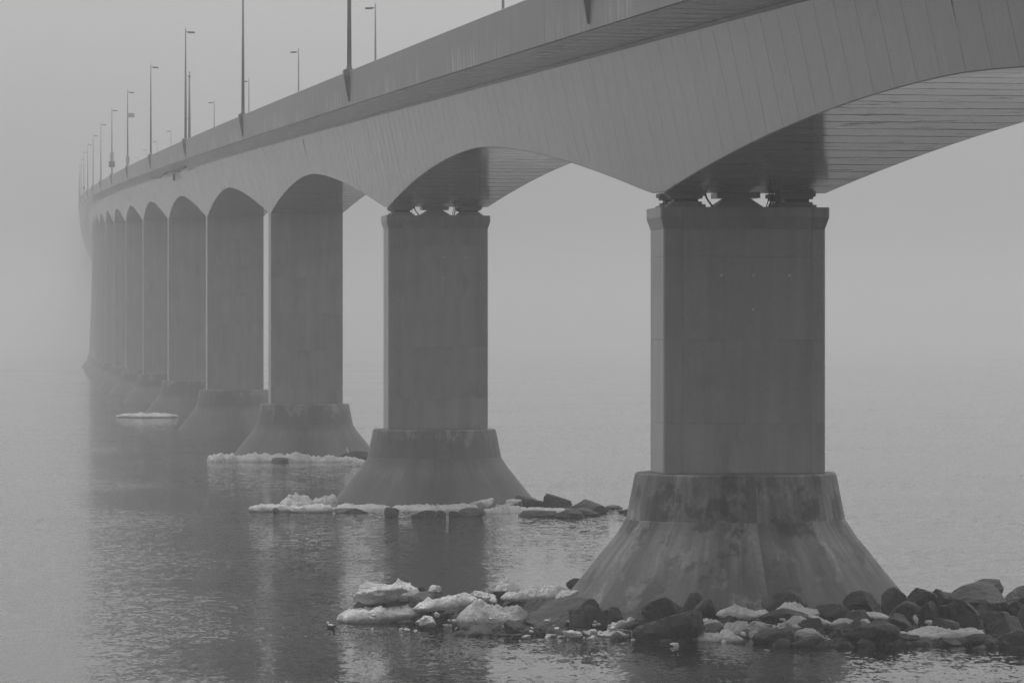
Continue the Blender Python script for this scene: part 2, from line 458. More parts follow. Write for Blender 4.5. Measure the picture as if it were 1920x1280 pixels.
for n in range(1, 21):
    s = SPAN * (n - 1); sc = s + 1.4
    cx, cyy, tx, ty = path(sc)
    root = thing('bridge_pier', PIER_LABEL[min(n, 14) - 1], 'bridge pier', (cx, cyy, 0), rot_of(sc), 'bridge piers in a row across the water')
    main = n >= 14
    top = zs(sc) - .55 + (.58 if main else 0.0)
    ped = 4.75 if n == 1 else 4.25
    ex = .6 if main else 0.0
    # pedestal: collar over a flared ice cone
    prof = [(3.66, ped), (3.98, ped - 1.72), (4.4, ped - 2.35), (4.86, ped - 2.9), (5.45, ped - 3.65), (6.0, ped - 4.3), (6.55, ped - 5.0), (7.0, ped - 6.4)]
    prof = [(r + ex * 1.5, z) for r, z in prof]
    key = (n == 1, main)
    if key not in cone_cache:
        mb = MB(); mb.loft([circle(prof[0][0] - .06, ped)] + [circle(prof[0][0], ped - .06), circle(prof[1][0], prof[1][1] + .05)])
        c1 = mb.build('pedestal_collar', CONE if n == 1 else CONE2, root)
        mb = MB(); mb.loft([circle(prof[1][0] + .015, prof[1][1] + .049)] + [circle(r + .015, z) for r, z in prof[1:]])
        c2 = mb.build('ice_cone', CONE if n == 1 else CONE2, root, True)
        for o in (c1, c2):
            bm = bmesh.new(); bm.from_mesh(o.data); bmesh.ops.recalc_face_normals(bm, faces=bm.faces); bm.to_mesh(o.data); bm.free()
        me = c2.data
        cone_cache[key] = (c1.data, c2.data)
    else:
        for nm, me in zip(('pedestal_collar', 'ice_cone'), cone_cache[key]):
            o = bpy.data.objects.new(nm, me); C.objects.link(o); o.parent = root
    # shaft
    mono = n >= 3 and not main
    if mono: top = zs(sc) + .03
    cap0 = top - .78 if not mono else top
    if n <= 4:
        lev = [ped + .005]; z = zs(sc) - 2.33
        lv = []
        while z > ped + 1.2: lv.append(z); z -= 3.0
        lev += list(reversed(lv)) + [cap0]
        for a, b in zip(lev[:-1], lev[1:]):
            mb = MB(); mb.loft([shaft_ring(a, 0, .012), shaft_ring(a + .015), shaft_ring(b - .015), shaft_ring(b, 0, .012)])
            o = mb.build('shaft_segment', SHAFT, root)
    else:
        mb = MB()
        if main: mb.loft([shaft_ring(ped + .005, 1.2), shaft_ring((ped + cap0) * .5, .5), shaft_ring(cap0, .0)])
        else: mb.loft([shaft_ring(ped + .005), shaft_ring(cap0)])
        mb.build('shaft', SHAFT, root)
    if mono or main: continue
    mb = MB(); mb.loft([shaft_ring(cap0 + .002, .0), shaft_ring(cap0 + .42, .13), shaft_ring(top, .13)])
    cap = mb.build('capital', SHAFT, root)
    if main: continue
    # bearings
    for sx in (-1, 1):
        for sy in (-1, 1):
            x0, x1 = (1.35, 2.72); y0, y1 = (.45, 1.32)
            def bxm(i0, i1, z0, z1):
                m2 = MB(); xs = sorted((sx * (x0 + i0), sx * (x1 - i0))); ys = sorted((sy * (y0 + i1), sy * (y1 - i1)))
                m2.box(xs[0], xs[1], ys[0], ys[1], top + z0, top + z1); return m2
            pb = bxm(.0, .0, .002, .10).build('bearing', BEAR, root)
            if n <= 3:
                bxm(.12, .1, .102, .20).build('bearing_plate', BEAR, pb); bxm(.24, .16, .202, .31).build('bearing_pad', DARK, pb)
                bxm(.10, .08, .312, .40).build('bearing_plate', BEAR, pb); bxm(.02, .02, .402, .545).build('bearing_plate', BEAR, pb)
            else:
                bxm(.1, .1, .102, .545).build('bearing_pad', BEAR, pb)
    mb = MB(); mb.loft([[(-.95, y, top - .0), (.95, y, top), (.38, y, top + .36), (-.38, y, top + .36)] for y in (.7, -.7)])
    mb.build('shear_key', SHAFT, root)
    mb = MB(); mb.box(-.8, .8, -.6, .6, top + .365, top + .545)
    mb.build('shear_stop', SHAFT, root)
    if n <= 2:
        for x0, ln in ((-1.33, .26), (1.02, .1), (1.1, .08), (1.16, .12)):
            mb = MB(); mb.tube([(x0 + ln * (1 - math.cos(q * .3)) * (1 if x0 < 0 else -.8), -1.15 + q * .02, top + .54 - q * .092) for q in range(7)], .035 if x0 < 0 else .02, 6)
            mb.build('cable', RUBBER, root, True)
        # pale grouted tie holes on the face
        for px_, pz in ((-.78, 11.85), (.4, 11.85), (1.72, 11.85), (.38, 10.62)):
            z = pz + (top - 14.3)
            mb = MB(); mb.tube([(px_, -1.34, z), (px_, -1.362, z)], .055, 10)
            mb.build('tie_hole_plug', PALE, root)

# ------------------------------------------------------------------ street lamps
def make_lamp(name, label, s, v, base, topz, group, arm_side):
    p = P(s, v, zs(s) + base); rz = rot_of(s)
    t = thing(name, label, 'street lamp', p, rz, group)
    h = topz - base
    mb = MB(); mb.tube([(0, 0, .02), (0, 0, h * .5), (0, 0, h)], [.125, .095, .06], 10); mb.build('pole', STEEL, t, True)
    mb = MB(); mb.tube([(0, 0, 0), (0, 0, .05)], .2, 12); mb.tube([(0, 0, .05), (0, 0, .14)], .15, 10); mb.build('base_plate', STEEL, t)
    d = arm_side
    mb = MB(); xs = sorted((d * .02, d * .3)); mb.box(xs[0], xs[1], -.035, .035, h - .42, h - .34); mb.build('arm', STEEL, t)
    prof = [(.22, h - .46), (.3, h - .5), (.85, h - .5), (.9, h - .46), (.88, h - .36), (.3, h - .33), (.22, h - .36)]
    mb = MB(); mb.loft([[(d * a, y, b) for a, b in prof] for y in (-.14, .14)])
    bm = mb.build('lamp_head', DARK, t)
    return t
LL = [-10.0, 72.1, 155.5, 238, 319, 400.5, 481, 560.6, 639.7, 717, 796, 879, 962, 1045]
LAB = ['only its bracket at the top edge', 'thickest, right of all the others', 'second thickest, head above the frame',
 'left of the slim mast', 'first one left of the mast', 'with a small pale sign', 'with two boxes low on its pole', 'first one left of the two boxes', 'second one left of the two boxes',
 'third one left of the two boxes', 'small box near its foot, in fog', 'next left of the one with a foot box', 'last but one, very faint', 'last and faintest at the left end']
for i, s in enumerate(LL):
    drop = -.0011 * max(0, s - 200)
    make_lamp('street_lamp', 'street lamp on the near parapet, ' + LAB[i], s, 7.22, 7.22 + drop * 0, 17.75 + drop, 'street lamps along the near parapet', 1)
    # bracket under the lamp: block and tapering corbel grown from the fascia
    z0 = zs(s); o = par_of(s)
    V = []
    for q, v, z in ((-.36, 7.1, 7.19), (.36, 7.1, 7.19), (.36, 7.55, 7.19), (-.36, 7.55, 7.19), (-.36, 7.1, 6.85), (.36, 7.1, 6.85), (.36, 7.55, 6.85), (-.36, 7.55, 6.85), (-.06, 7.1, 5.5), (.06, 7.1, 5.5), (.06, 7.275, 5.5), (-.06, 7.275, 5.5)):
        V.append(P(s + q, v, z0 + z) - BO)
    mesh('corbel', V, [(0, 3, 2, 1), (0, 1, 5, 4), (1, 2, 6, 5), (2, 3, 7, 6), (3, 0, 4, 7), (4, 5, 9, 8), (5, 6, 10, 9), (6, 7, 11, 10), (7, 4, 8, 11), (8, 9, 10, 11)], PARA, o)
RLs = [116.6, 199.9, 284, 367.3, 450.8, 533, 617, 702, 785, 873]
RLAB = ['pole foot only, at top edge of frame', 'nearest with its head in view', 'second nearest with its head in view',
 'head peeping from behind a thick near pole', 'fourth from the right', 'mostly hidden behind the slim mast', 'first one left of the slim mast',
 'second one left of the slim mast', 'third one left of the slim mast', 'farthest left and faintest']
for i, s in enumerate(RLs):
    make_lamp('street_lamp', 'street lamp behind the deck edge, ' + RLAB[i], s, -7.1, 7.155, 18.05 - .0009 * (s - 200), 'street lamps along the far parapet', -1)

def attach_box(name, label, cat, s, v, z, wx, wy, hz, mat, frame=None):
    p = P(s, v, zs(s) + z); t = thing(name, label, cat, p, rot_of(s))
    mb = MB(); mb.box(-wx / 2, wx / 2, -wy / 2, wy / 2, -hz / 2, hz / 2); b = mb.build('cabinet' if frame else 'panel', mat, t); bevel(b, .02)
    mb = MB(); mb.box(-.1, .1, wy / 2 + .002, wy / 2 + .1, -hz * .3, hz * .3); mb.build('clamp', STEEL, t)
    return t
attach_box('sign', 'small pale square sign clamped halfway up a lamp post', 'sign', 400.5, 6.72, 14.05, .8, .06, .62, SIGNM)
attach_box('sign', 'dark square sign low on the lamp post with two boxes', 'sign', 481, 7.22, 8.45 + .3, .95, .14, .95, SIGNB)
attach_box('equipment_box', 'pale upright box above the dark square sign on a lamp post', 'equipment box', 481, 7.22, 9.95, .55, .2, 1.25, SIGNM, 1)
attach_box('equipment_box', 'grey cabinet at the foot of the lamp post carrying the pale sign', 'equipment box', 400.5, 7.22, 7.98, .5, .4, 1.0, SIGNM, 1)
attach_box('equipment_box', 'tiny faint box near the foot of a far lamp post in the fog', 'equipment box', 796, 7.22, 8.4, .55, .4, .7, SIGNB, 1)
# slim mast next to the fourth lamp
t = thing('mast', 'slim mast with a small finial standing right beside a lamp post', 'mast', P(238, 6.86, zs(238) + 6.1), rot_of(238))
mb = MB(); mb.tube([(0, 0, 0), (0, 0, 3.5), (0, 0, 7.0)], [.13, .11, .07], 8); mb.build('pole', STEEL, t, True)
mb = MB(); mb.tube([(0, 0, 6.98), (0, 0, 7.1)], .16, 10); mb.tube([(0, 0, 7.1), (0, 0, 7.32)], .03, 6); mb.tube([(0, 0, 7.32), (0, 0, 7.42), (0, 0, 7.52)], [.03, .1, .02], 8); mb.build('finial', STEEL, t)

# ------------------------------------------------------------------ boulders and ice
F = 7500.0
def at(px, py, d): return ((px - 960) / F * d, d, CH - (py - 635) / F * d)
_ico = {}
def ico(sub):
    if sub not in _ico:
        bm = bmesh.new(); bmesh.ops.create_icosphere(bm, subdivisions=sub, radius=1)
        _ico[sub] = ([v.co.copy() for v in bm.verts], [tuple(v.index for v in f.verts) for f in bm.faces]); bm.free()
    return _ico[sub]
def fbm(p, o=3):
    a, r, q = 1.0, 0.0, p.copy()
    for _ in range(o):
        r += a * noise.noise(q); q = q * 2.03; a *= .5
    return r
def lump(seed, W, D, H, kind, sub, tilt=0.0):
    rnd = random.Random(seed); dirs, fs = ico(sub) if kind not in ('floe', 'heap') else ([], []); off = Vector((rnd.uniform(-50, 50), rnd.uniform(-50, 50), rnd.uniform(-50, 50)))
    pts = []
    if kind == 'rock':
        pl = []
        for _ in range(rnd.randint(9, 13)):
            n = Vector((rnd.gauss(0, 1), rnd.gauss(0, 1), rnd.gauss(0, 1))).normalized(); pl.append((n, rnd.uniform(.62, 1.0)))
        pw = rnd.choice((14, 24, 40))
        for d in dirs:
            a = sum((max(0.0, d.dot(n)) / h) ** pw for n, h in pl) + .35 ** pw
            r = min(1.6, a ** (-1.0 / pw))
            r *= 1 + .10 * fbm(d * 1.6 + off) + .05 * abs(fbm(d * 3.5 + off, 4)) + .02 * fbm(d * 12 + off, 2)
            pts.append(d * r)
    elif kind in ('floe', 'heap'):
        # irregular slab: lumpy crust on top, undercut rim
        amp = .7 if W < 3.2 * H else .42
        big = W > 1.0; na, nr = (72, 20) if big else (44, 12); pts = []; fs = []
        L = max(.25, min(1.1, min(W, D) * .6))
        def rim(a): return 1 + .30 * fbm(Vector((math.cos(a) * 1.3, math.sin(a) * 1.3, 0)) + off, 3) + .10 * fbm(Vector((math.cos(a) * 6, math.sin(a) * 6, 4)) + off, 3)
        RM = [rim(2 * math.pi * k / na) for k in range(na)]
        def top(x, y, q):
            wp = Vector((x * W * .5 / L, y * D * .5 / L, 0))
            n = fbm(wp * 1.1 + off, 4); m2 = abs(fbm(wp * 3.2 + off * 1.7, 3)); m3 = fbm(wp * 9 + off * .6, 3)
            if kind == 'heap': return max(.05, (1 - q ** 2.3) ** .75 * (.8 + .5 * n - .4 * m2) + .09 * m3 * (1 - q ** 4))
            return max(.08, (1 - q ** 5) ** .45 * (.66 + amp * n - .3 * m2) + .16 * m3 * (1 - q ** 8))
        pts.append(Vector((0, 0, top(0, 0, 0))))
        for r in range(1, nr + 1):
            q = r / nr
            for k in range(na):
                a = 2 * math.pi * k / na; x, y = math.cos(a) * q * RM[k], math.sin(a) * q * RM[k]
                pts.append(Vector((x, y, top(x, y, q))))
        for kk, (f, z) in enumerate(((1.0, -.06), (.93, -.2), (.86, -.42))):
            for k in range(na):
                a = 2 * math.pi * k / na; f2 = f + .05 * noise.noise(Vector((k * .7, kk * 3.1, seed * .1)))
                pts.append(Vector((math.cos(a) * f2 * RM[k], math.sin(a) * f2 * RM[k], z)))
        pts.append(Vector((0, 0, -.45)))
        for k in range(na): fs.append((0, 1 + k, 1 + (k + 1) % na))
        for r in range(nr + 2):
            for k in range(na):
                a = 1 + r * na + k; b = 1 + r * na + (k + 1) % na; fs.append((a, a + na, b + na, b))
        e = len(pts) - 1
        for k in range(na): fs.append((e, e - na + (k + 1) % na, e - na + k))
    else:
        pl = []
        for _ in range(rnd.randint(7, 11)):
            n = Vector((rnd.gauss(0, 1), rnd.gauss(0, 1), rnd.gauss(0, 1))).normalized(); pl.append((n, rnd.uniform(.6, 1.0)))
        pw = rnd.choice((5, 8, 12))
        for d in dirs:
            a = sum((max(0.0, d.dot(n)) / h) ** pw for n, h in pl) + .45 ** pw
            r = min(1.5, a ** (-1.0 / pw))
            r *= 1 + .26 * fbm(d * 1.3 + off, 3) + .13 * abs(fbm(d * 4 + off, 3)) + .07 * fbm(d * 10 + off, 3)
            pts.append(d * r)
    for i in range(3):
        lo = min(p[i] for p in pts); hi = max(p[i] for p in pts); m = (lo + hi) / 2; k = (W, D, H)[i] / (hi - lo)
        for p in pts: p[i] = (p[i] - m) * k
    if tilt:
        hs = H * (1 - abs(tilt))
        for p in pts: p.z = p.z * (1 - abs(tilt)) + tilt * H * .5 * (2 * p.x / W)
    return pts, fs
mound_pts = []
seed = [100]
def place(name, kind, mat, x0, x1, y0, y1, d, label, cat, group, under=None, depth=None, tilt=0.0, sub=None):
    """box of the visible stone in photograph pixels -> a lump of that size standing at depth d"""
    seed[0] += 1
    W0 = (x1 - x0) / F
    if d is None:
        df = CH * F / (y1 - 635.0); D = depth or min(3.0, max(.25, W0 * df * (.75 if kind == 'rock' else .8))); d = df + D * .42
    W = W0 * d; D = depth or min(3.2, max(.2, W * (.8 if kind == 'rock' else .85)))
    zt = CH - (y0 - 635) / F * d; zb = CH - (y1 - 635) / F * d
    u = under if under is not None else (.55 if kind == 'rock' else .12)
    zb2 = zb - u * (zt - zb)
    H = zt - zb2
    if kind == 'rock': x0 -= (x1 - x0) * .03; x1 += (x1 - x0) * .03; W *= 1.06
    if sub is None: sub = (4 if W > .7 else 3) if kind == 'rock' else (5 if W > .8 else 4)
    pts, fs = lump(seed[0] * 7, W, D, H, kind, sub, tilt)
    ox, oz = (x0 + x1) / 2, (zt + zb2) / 2
    o = mesh(name, pts, fs, mat, None, True)
    if kind == 'rock': o.data.set_sharp_from_angle(angle=R(24))
    o.location = ((ox - 960) / F * d, d, oz)
    tag(o, label, cat, group)
    if kind == 'rock' and W > .5: mound_pts.append((o.location.x, d, zb - .1, W * .5))
    return o
G1 = 'boulders heaped round the nearest pier'; GI1 = 'ice pieces stranded among the boulders of the nearest pier'
def rk(x0, x1, y0, y1, d, label, **k): return place('boulder', 'rock', ROCK, x0, x1, y0, y1, d, label, 'boulder', k.pop('group', G1), **k)
def ic(x0, x1, y0, y1, d, label, mat=None, kind='ice', nm='ice_block', **k): return place(nm, kind, mat or SNOW, x0, x1, y0, y1, d, label, 'ice', k.pop('group', GI1), **k)
#BOULDERS#
# ---- nearest pier, boulders left of the cone
rk(664, 760, 1112, 1150, 136.5, 'dark boulder capped by the big domed ice block at the left tip of the rubble')
rk(742, 800, 1100, 1134, 138.2, 'dark boulder just right of the domed ice cap, touching its edge')
rk(766, 834, 1107, 1142, 136.0, 'dark boulder with a small cone of ice perched on it')
rk(776, 832, 1140, 1170, None, 'dark wet boulder under the low end of the long tilted ice slab')
rk(912, 952, 1107, 1132, 138.5, 'dark boulder below the white ice hump and left of it')
rk(940, 996, 1117, 1140, 137.5, 'thin dark boulder topped by a curled ice strip, above the dirty ice heap')
rk(975, 1040, 1121, 1168, 134.5, 'blocky dark boulder between the dirty ice heap and the long slanted boulder')
rk(990, 1137, 1117, 1190, 132.0, 'long slanted boulder rising to the right, biggest left of the cone', depth=2.6)
rk(1068, 1150, 1132, 1187, 130.5, 'rounded dark boulder in front of the long slanted boulder, right side')
rk(1128, 1168, 1136, 1164, 134.0, 'small round dark boulder against the left foot of the cone')
rk(944, 1000, 1161, 1190, 129.8, 'low black boulder at the waterline under the dirty ice heap')
rk(878, 950, 1171, 1190, None, 'flat grey boulder barely above water left of the low black one')
rk(925, 1030, 1180, 1192, None, 'very flat dark boulder awash below the low black one')
rk(1062, 1096, 1083, 1104, 149.5, 'dark boulder peeping out behind the left edge of the cone')
rk(1140, 1200, 1163, 1186, 130.2, 'dark boulder beneath the white tilted ice stick', under=.3)
# ---- nearest pier, boulders before the cone
rk(1189, 1316, 1139, 1204, None, 'largest rounded boulder, standing at the waterline before the cone', depth=2.2)
rk(1204, 1285, 1116, 1156, 131.8, 'peaked boulder just behind the largest rounded one')
rk(1268, 1322, 1109, 1148, 133.4, 'dark boulder with a small knob, against the foot of the cone')
rk(1300, 1366, 1119, 1164, 132.0, 'smooth sloping boulder left of the long white ice shelf')
rk(1278, 1314, 1144, 1172, 130.2, 'small boulder tucked at the right shoulder of the largest one')
rk(1430, 1514, 1106, 1146, 134.2, 'pointed boulder with a light streak above the ice shelf')
rk(1425, 1521, 1139, 1169, 130.2, 'long flat dark boulder overlapping the ice shelf')
rk(1346, 1412, 1149, 1176, 130.6, 'dark boulder under the left part of the ice shelf')
rk(1404, 1434, 1156, 1178, 129.8, 'small dark boulder wedged below the long flat one')
rk(1412, 1491, 1176, 1206, None, 'black boulder in the water below the grey curl of ice')
rk(1496, 1546, 1157, 1187, 128.8, 'leaning slab-like boulder framed by white ice')
rk(1480, 1562, 1190, 1212, None, 'low broad boulder at the waterline before the leaning slab')
rk(1525, 1592, 1131, 1167, 131.8, 'dark boulder behind the ice, between the ice shelf and the snow patch')
rk(1554, 1592, 1178, 1206, 127.6, 'narrow black boulder in shadow left of the pyramid boulder')
rk(1583, 1650, 1106, 1149, 135.0, 'broad rounded boulder leaning on the right foot of the cone')
rk(1586, 1634, 1142, 1177, 130.4, 'angular boulder under the ragged snow patch')
rk(1585, 1684, 1163, 1209, None, 'pyramid-shaped boulder at the waterline left of the long floe', depth=1.6)
rk(1629, 1722, 1150, 1186, 129.6, 'dark boulder with a pale slanting edge above the long floe')
rk(1653, 1722, 1125, 1170, 132.4, 'grey sloping boulder between the cone foot and the square boulder')
# ---- nearest pier, boulders right of the cone
rk(1652, 1704, 1099, 1144, 136.5, 'tall dark boulder at the right edge of the cone')
rk(1699, 1757, 1101, 1136, 138.0, 'grey boulder first to the right of the cone against the water')
rk(1746, 1792, 1103, 1136, 139.2, 'triangular grey boulder left of the big round one')
rk(1783, 1888, 1090, 1138, 138.2, 'big round boulder at the top of the right heap', depth=2.2)
rk(1823, 1880, 1084, 1110, 140.8, 'dark boulder behind the big round one, highest on the right')
rk(1872, 1950, 1094, 1134, 140.0, 'dark boulder at the right frame edge, top row')
rk(1718, 1765, 1124, 1172, 131.8, 'square upright boulder in the middle of the right heap')
rk(1757, 1836, 1123, 1173, 132.2, 'tilted boulder right of the square upright one')
rk(1812, 1884, 1121, 1160, 134.0, 'flat topped grey boulder below the big round one')
rk(1878, 1940, 1125, 1158, 135.0, 'boulder at the right frame edge, second row')
rk(1842, 1921, 1144, 1192, 129.6, 'large boulder with light cracks above the right end of the long floe')
rk(1673, 1726, 1186, 1208, None, 'low dark boulder at the waterline before the long floe, left')
rk(1756, 1804, 1194, 1210, None, 'low dark boulder at the waterline before the long floe, middle')
rk(1812, 1880, 1186, 1212, None, 'low dark boulder at the waterline before the right end of the long floe')
rk(1872, 1940, 1178, 1214, None, 'dark boulder at the lower right corner of the heap')
rk(1745, 1798, 1158, 1180, 129.4, 'light streaked small boulder just above the long floe')
rk(1905, 1985, 1120, 1190, 133.0, 'boulder cut by the right frame edge, third row')
# ---- nearest pier, ice
ic(661, 768, 1092, 1133, 136.2, 'big domed ice block overhanging a dark boulder at the left tip', mat=GREYICE, depth=1.6, under=.0)
ic(712, 790, 1083, 1122, 137.4, 'lumpy white ice mound right behind the domed block', kind='heap', under=.1)
ic(630, 790, 1126, 1168, None, 'broad white floe lying on the water at the left tip', kind='floe', nm='ice_floe', depth=2.0, tilt=.25)
ic(772, 897, 1106, 1150, 134.6, 'long white ice slab tilted up to the right', kind='floe', nm='ice_slab', tilt=.38, under=.0, depth=1.3)
ic(866, 932, 1106, 1132, 136.8, 'white ice ridge continuing the long tilted slab to the right', nm='ice_slab')
ic(801, 829, 1096, 1114, 136.2, 'small cone of ice on a dark boulder')
ic(778, 818, 1153, 1173, 129.9, 'small white ice chunk at the waterline below the long slab')
ic(854, 995, 1119, 1180, 132.6, 'heap of dirty grey granular ice', mat=DIRTY, kind='heap', nm='ice_heap', depth=2.0, under=.05)
ic(926, 974, 1081, 1116, 139.5, 'white pointed ice hump standing highest left of the cone', kind='heap')
ic(938, 994, 1106, 1124, 136.8, 'curled white ice strip over a thin dark boulder', kind='floe', nm='ice_strip')
ic(978, 1048, 1094, 1126, 138.8, 'smooth white ice mound right of the pointed hump', kind='heap')
ic(1014, 1084, 1095, 1130, 140.0, 'smooth white ice mound beside the left edge of the cone')
ic(1036, 1086, 1099, 1136, 137.6, 'angular white ice chunk leaning on the cone', tilt=.3)
ic(1138, 1192, 1151, 1182, 129.2, 'white tilted ice stick between two dark boulders', kind='floe', nm='ice_stick', tilt=.55, under=.0, depth=.4)
ic(1118, 1192, 1177, 1194, None, 'flat white floe at the waterline left of the largest boulder', kind='floe', nm='ice_floe')
ic(1094, 1122, 1178, 1193, None, 'small white floe with a pointed top at the waterline')
ic(1056, 1093, 1180, 1198, None, 'small lumpy white floe, third left of the largest boulder')
ic(1022, 1044, 1187, 1194, None, 'tiny flat ice fragment at the left end of the waterline floes')
ic(902, 921, 1114, 1126, 134.2, 'small white ice lump on top of the dirty heap')
ic(1341, 1450, 1129, 1163, 130.8, 'long white ice shelf hanging over dark boulders before the cone', kind='floe', nm='ice_shelf', tilt=-.12, under=.0, depth=1.1)
ic(1450, 1540, 1127, 1156, 131.8, 'jagged white ice crest right of the pointed boulder', kind='heap', nm='ice_crest', under=.2)
ic(1304, 1391, 1177, 1203, None, 'pale boat-shaped floe at the waterline before the cone', kind='floe', nm='ice_floe', depth=1.0)
ic(1320, 1362, 1160, 1186, 129.6, 'grey white ice lump behind the boat-shaped floe', mat=GREYICE)
ic(1306, 1338, 1158, 1172, 130.0, 'small thin ice plate right of the largest boulder', kind='floe', nm='ice_plate')
ic(1354, 1410, 1162, 1194, 129.2, 'dark grey wet ice between the boat-shaped floe and the curl', mat=DIRTY, kind='heap')
ic(1397, 1478, 1162, 1197, 128.6, 'grey curl of ice winding round a black boulder', mat=GREYICE, nm='ice_curl')
ic(1464, 1526, 1154, 1184, 129.2, 'rounded pale ice arm left of the leaning slab', mat=GREYICE)
ic(1485, 1545, 1177, 1197, 127.8, 'grey ice curl under the leaning slab', mat=GREYICE, nm='ice_curl')
ic(1516, 1564, 1150, 1180, 129.8, 'bright ice chunks right of the leaning slab', tilt=-.35)
ic(1557, 1602, 1145, 1187, 129.0, 'pale ice arm reaching up towards the snow patch', tilt=.45, mat=GREYICE)
ic(1590, 1670, 1138, 1162, 131.2, 'ragged white snow patch on boulders under the cone', kind='floe', nm='snow_patch', tilt=-.4)
ic(1612, 1634, 1159, 1171, 129.3, 'small white ice wedge below the ragged snow patch')
ic(1661, 1846, 1169, 1205, None, 'long white floe lying on the boulders at lower right', kind='floe', nm='ice_floe', depth=1.6, tilt=.2)
ic(1711, 1722, 1151, 1168, 131.2, 'tiny white ice shard beside the square upright boulder')
ic(1256, 1274, 1204, 1211, None, 'tiny white floe drifting before the largest boulder', group='small floes drifting before the boulders')
ic(1441, 1463, 1199, 1206, None, 'tiny white floe at the edge of the black boulder', group='small floes drifting before the boulders')
ic(1432, 1445, 1216, 1220, None, 'tiniest floe, farthest out on the dark water', group='small floes drifting before the boulders')
# ---- second pier
G2 = 'boulders at the second pier'; GI2 = 'ice crust pieces at the second pier'
for a in ((966, 1022, 928, 956, 232.5, 'left of the two dark boulders at the right foot of the second cone'), (1016, 1072, 924, 956, 232.0, 'tall dark boulder, highest at the second pier'),
          (1066, 1142, 936, 962, None, 'broad dark boulder at the right end of the second pier rocks'), (1134, 1169, 946, 953, None, 'tiny rock awash right of the second pier rocks'),
          (1159, 1187, 953, 961, None, 'tiny rock awash beside the near cone, farthest right of the second pier'), (966, 1046, 956, 969, None, 'low dark boulder under the tail of the second pier ice'),
          (1041, 1094, 953, 971, None, 'low dark boulder below the tall one at the second pier'), (1082, 1124, 952, 967, None, 'low flat boulder under the broad one at the second pier'),
          (861, 909, 951, 968, None, 'dark boulder with a pointed top under the second pier ice'), (842, 866, 957, 968, None, 'small dark boulder left of the pointed one under the second pier ice'),
          (818, 836, 956, 967, None, 'small dark boulder right of the flat one at the second pier'), (772, 822, 956, 968, None, 'flat dark boulder under the middle of the second pier ice'),
          (721, 748, 950, 968, None, 'peaked dark boulder before the centre of the second cone'), (624, 690, 952, 962, None, 'low grey boulder under the left part of the second pier ice'),
          (512, 524, 951, 961, None, 'tiny dark boulder at the left end of the second pier ice')):
    rk(*a[:5], a[5], group=G2, sub=3)
for a in ((520, 594, 922, 956, 234.5, 'large lumpy ice mound left of the second cone', 'heap'), (578, 640, 925, 955, 236.0, 'ice mound against the left edge of the second cone', 'heap'),
          (466, 545, 943, 960, None, 'low ice tongue at the far left of the second pier'), (540, 626, 943, 961, None, 'low white ice sheet before the large mound of the second pier'),
          (614, 740, 942, 961, 226.0, 'long white crust along the front of the second cone'), (728, 842, 944, 961, 225.5, 'thin white crust before the centre of the second cone'),
          (814, 899, 942, 962, 225.0, 'thick white crust right of the peaked boulder at the second pier'), (880, 926, 933, 961, 226.6, 'upright white ice block in the second pier crust'),
          (900, 988, 943, 968, 221.5, 'rough white ice heap right of the upright block at the second pier', 'heap'), (946, 982, 935, 953, 232.0, 'grey ice chunk behind the second pier crust, by the dark boulders'),
          (952, 1064, 949, 963, 223.5, 'thin ice ledge before the dark boulders of the second pier'), (1067, 1087, 946, 955, 231.0, 'small bright ice lump between two dark boulders of the second pier')):
    ic(*a[:5], a[5], group=GI2, kind=a[6] if len(a) > 6 else 'floe' if (a[1] - a[0]) > 2.6 * (a[3] - a[2]) else 'ice', nm='ice_crust', sub=4)
# ---- third pier and beyond
G3 = 'ice floes at the third pier'
d3 = CH * F / (866 - 635.0)
for a in ((387, 456, 847, 866, 'rounded left end of the long floe at the third pier'), (430, 528, 846, 867, 'thick white hummock in the left half of the third pier floe'),
          (496, 612, 846, 867, 'middle hummock of the third pier floe'), (575, 690, 851, 867, 'low right tail of the third pier floe')):
    ic(*a[:4], d3 + 1.2, a[4], kind='floe', nm='ice_floe', group=G3, depth=2.4, under=.4)
rk(510, 541, 857, 868, d3 + .2, 'small dark rock showing under the third pier floe', group='rocks at the third pier', sub=3)
rk(632, 692, 845, 862, d3 + 3.0, 'low dark rock behind the third pier floe where the gull stands', group='rocks at the third pier', sub=3)
ic(216, 336, 772, 783, None, 'thin white floe drifting at the foot of the fifth pier', kind='floe', nm='ice_floe', group='far floes', depth=4)

# rubble bed that carries the boulders
def bed(name, x0, x1, y0, y1, nx, ny, pts, lim):
    V, Fs = [], []
    for j in range(ny + 1):
        for i in range(nx + 1):
            x = x0 + (x1 - x0) * i / nx; y = y0 + (y1 - y0) * j / ny; z = -1.5
            for (a, b, c, r) in pts:
                q = math.hypot(x - a, y - b) / (r * 1.5 + .5)
                if q < 1: z = max(z, (c + 1.5) * (1 - q * q) - 1.5)
            z = min(z, lim) + .12 * fbm(Vector((x, y, 3)) * 1.2)
            V.append((x, y, z))
    for j in range(ny):
        for i in range(nx):
            a = j * (nx + 1) + i; Fs.append((a, a + 1, a + nx + 2, a + nx + 1))
    o = mesh(name, V, Fs, ROCK, None, True); o['kind'] = 'structure'; return o
near = [p for p in mound_pts if p[1] < 170]; far = [p for p in mound_pts if p[1] >= 170]
bed('rubble_bed', -7, 20, 123, 152, 110, 110, near, 1.0)

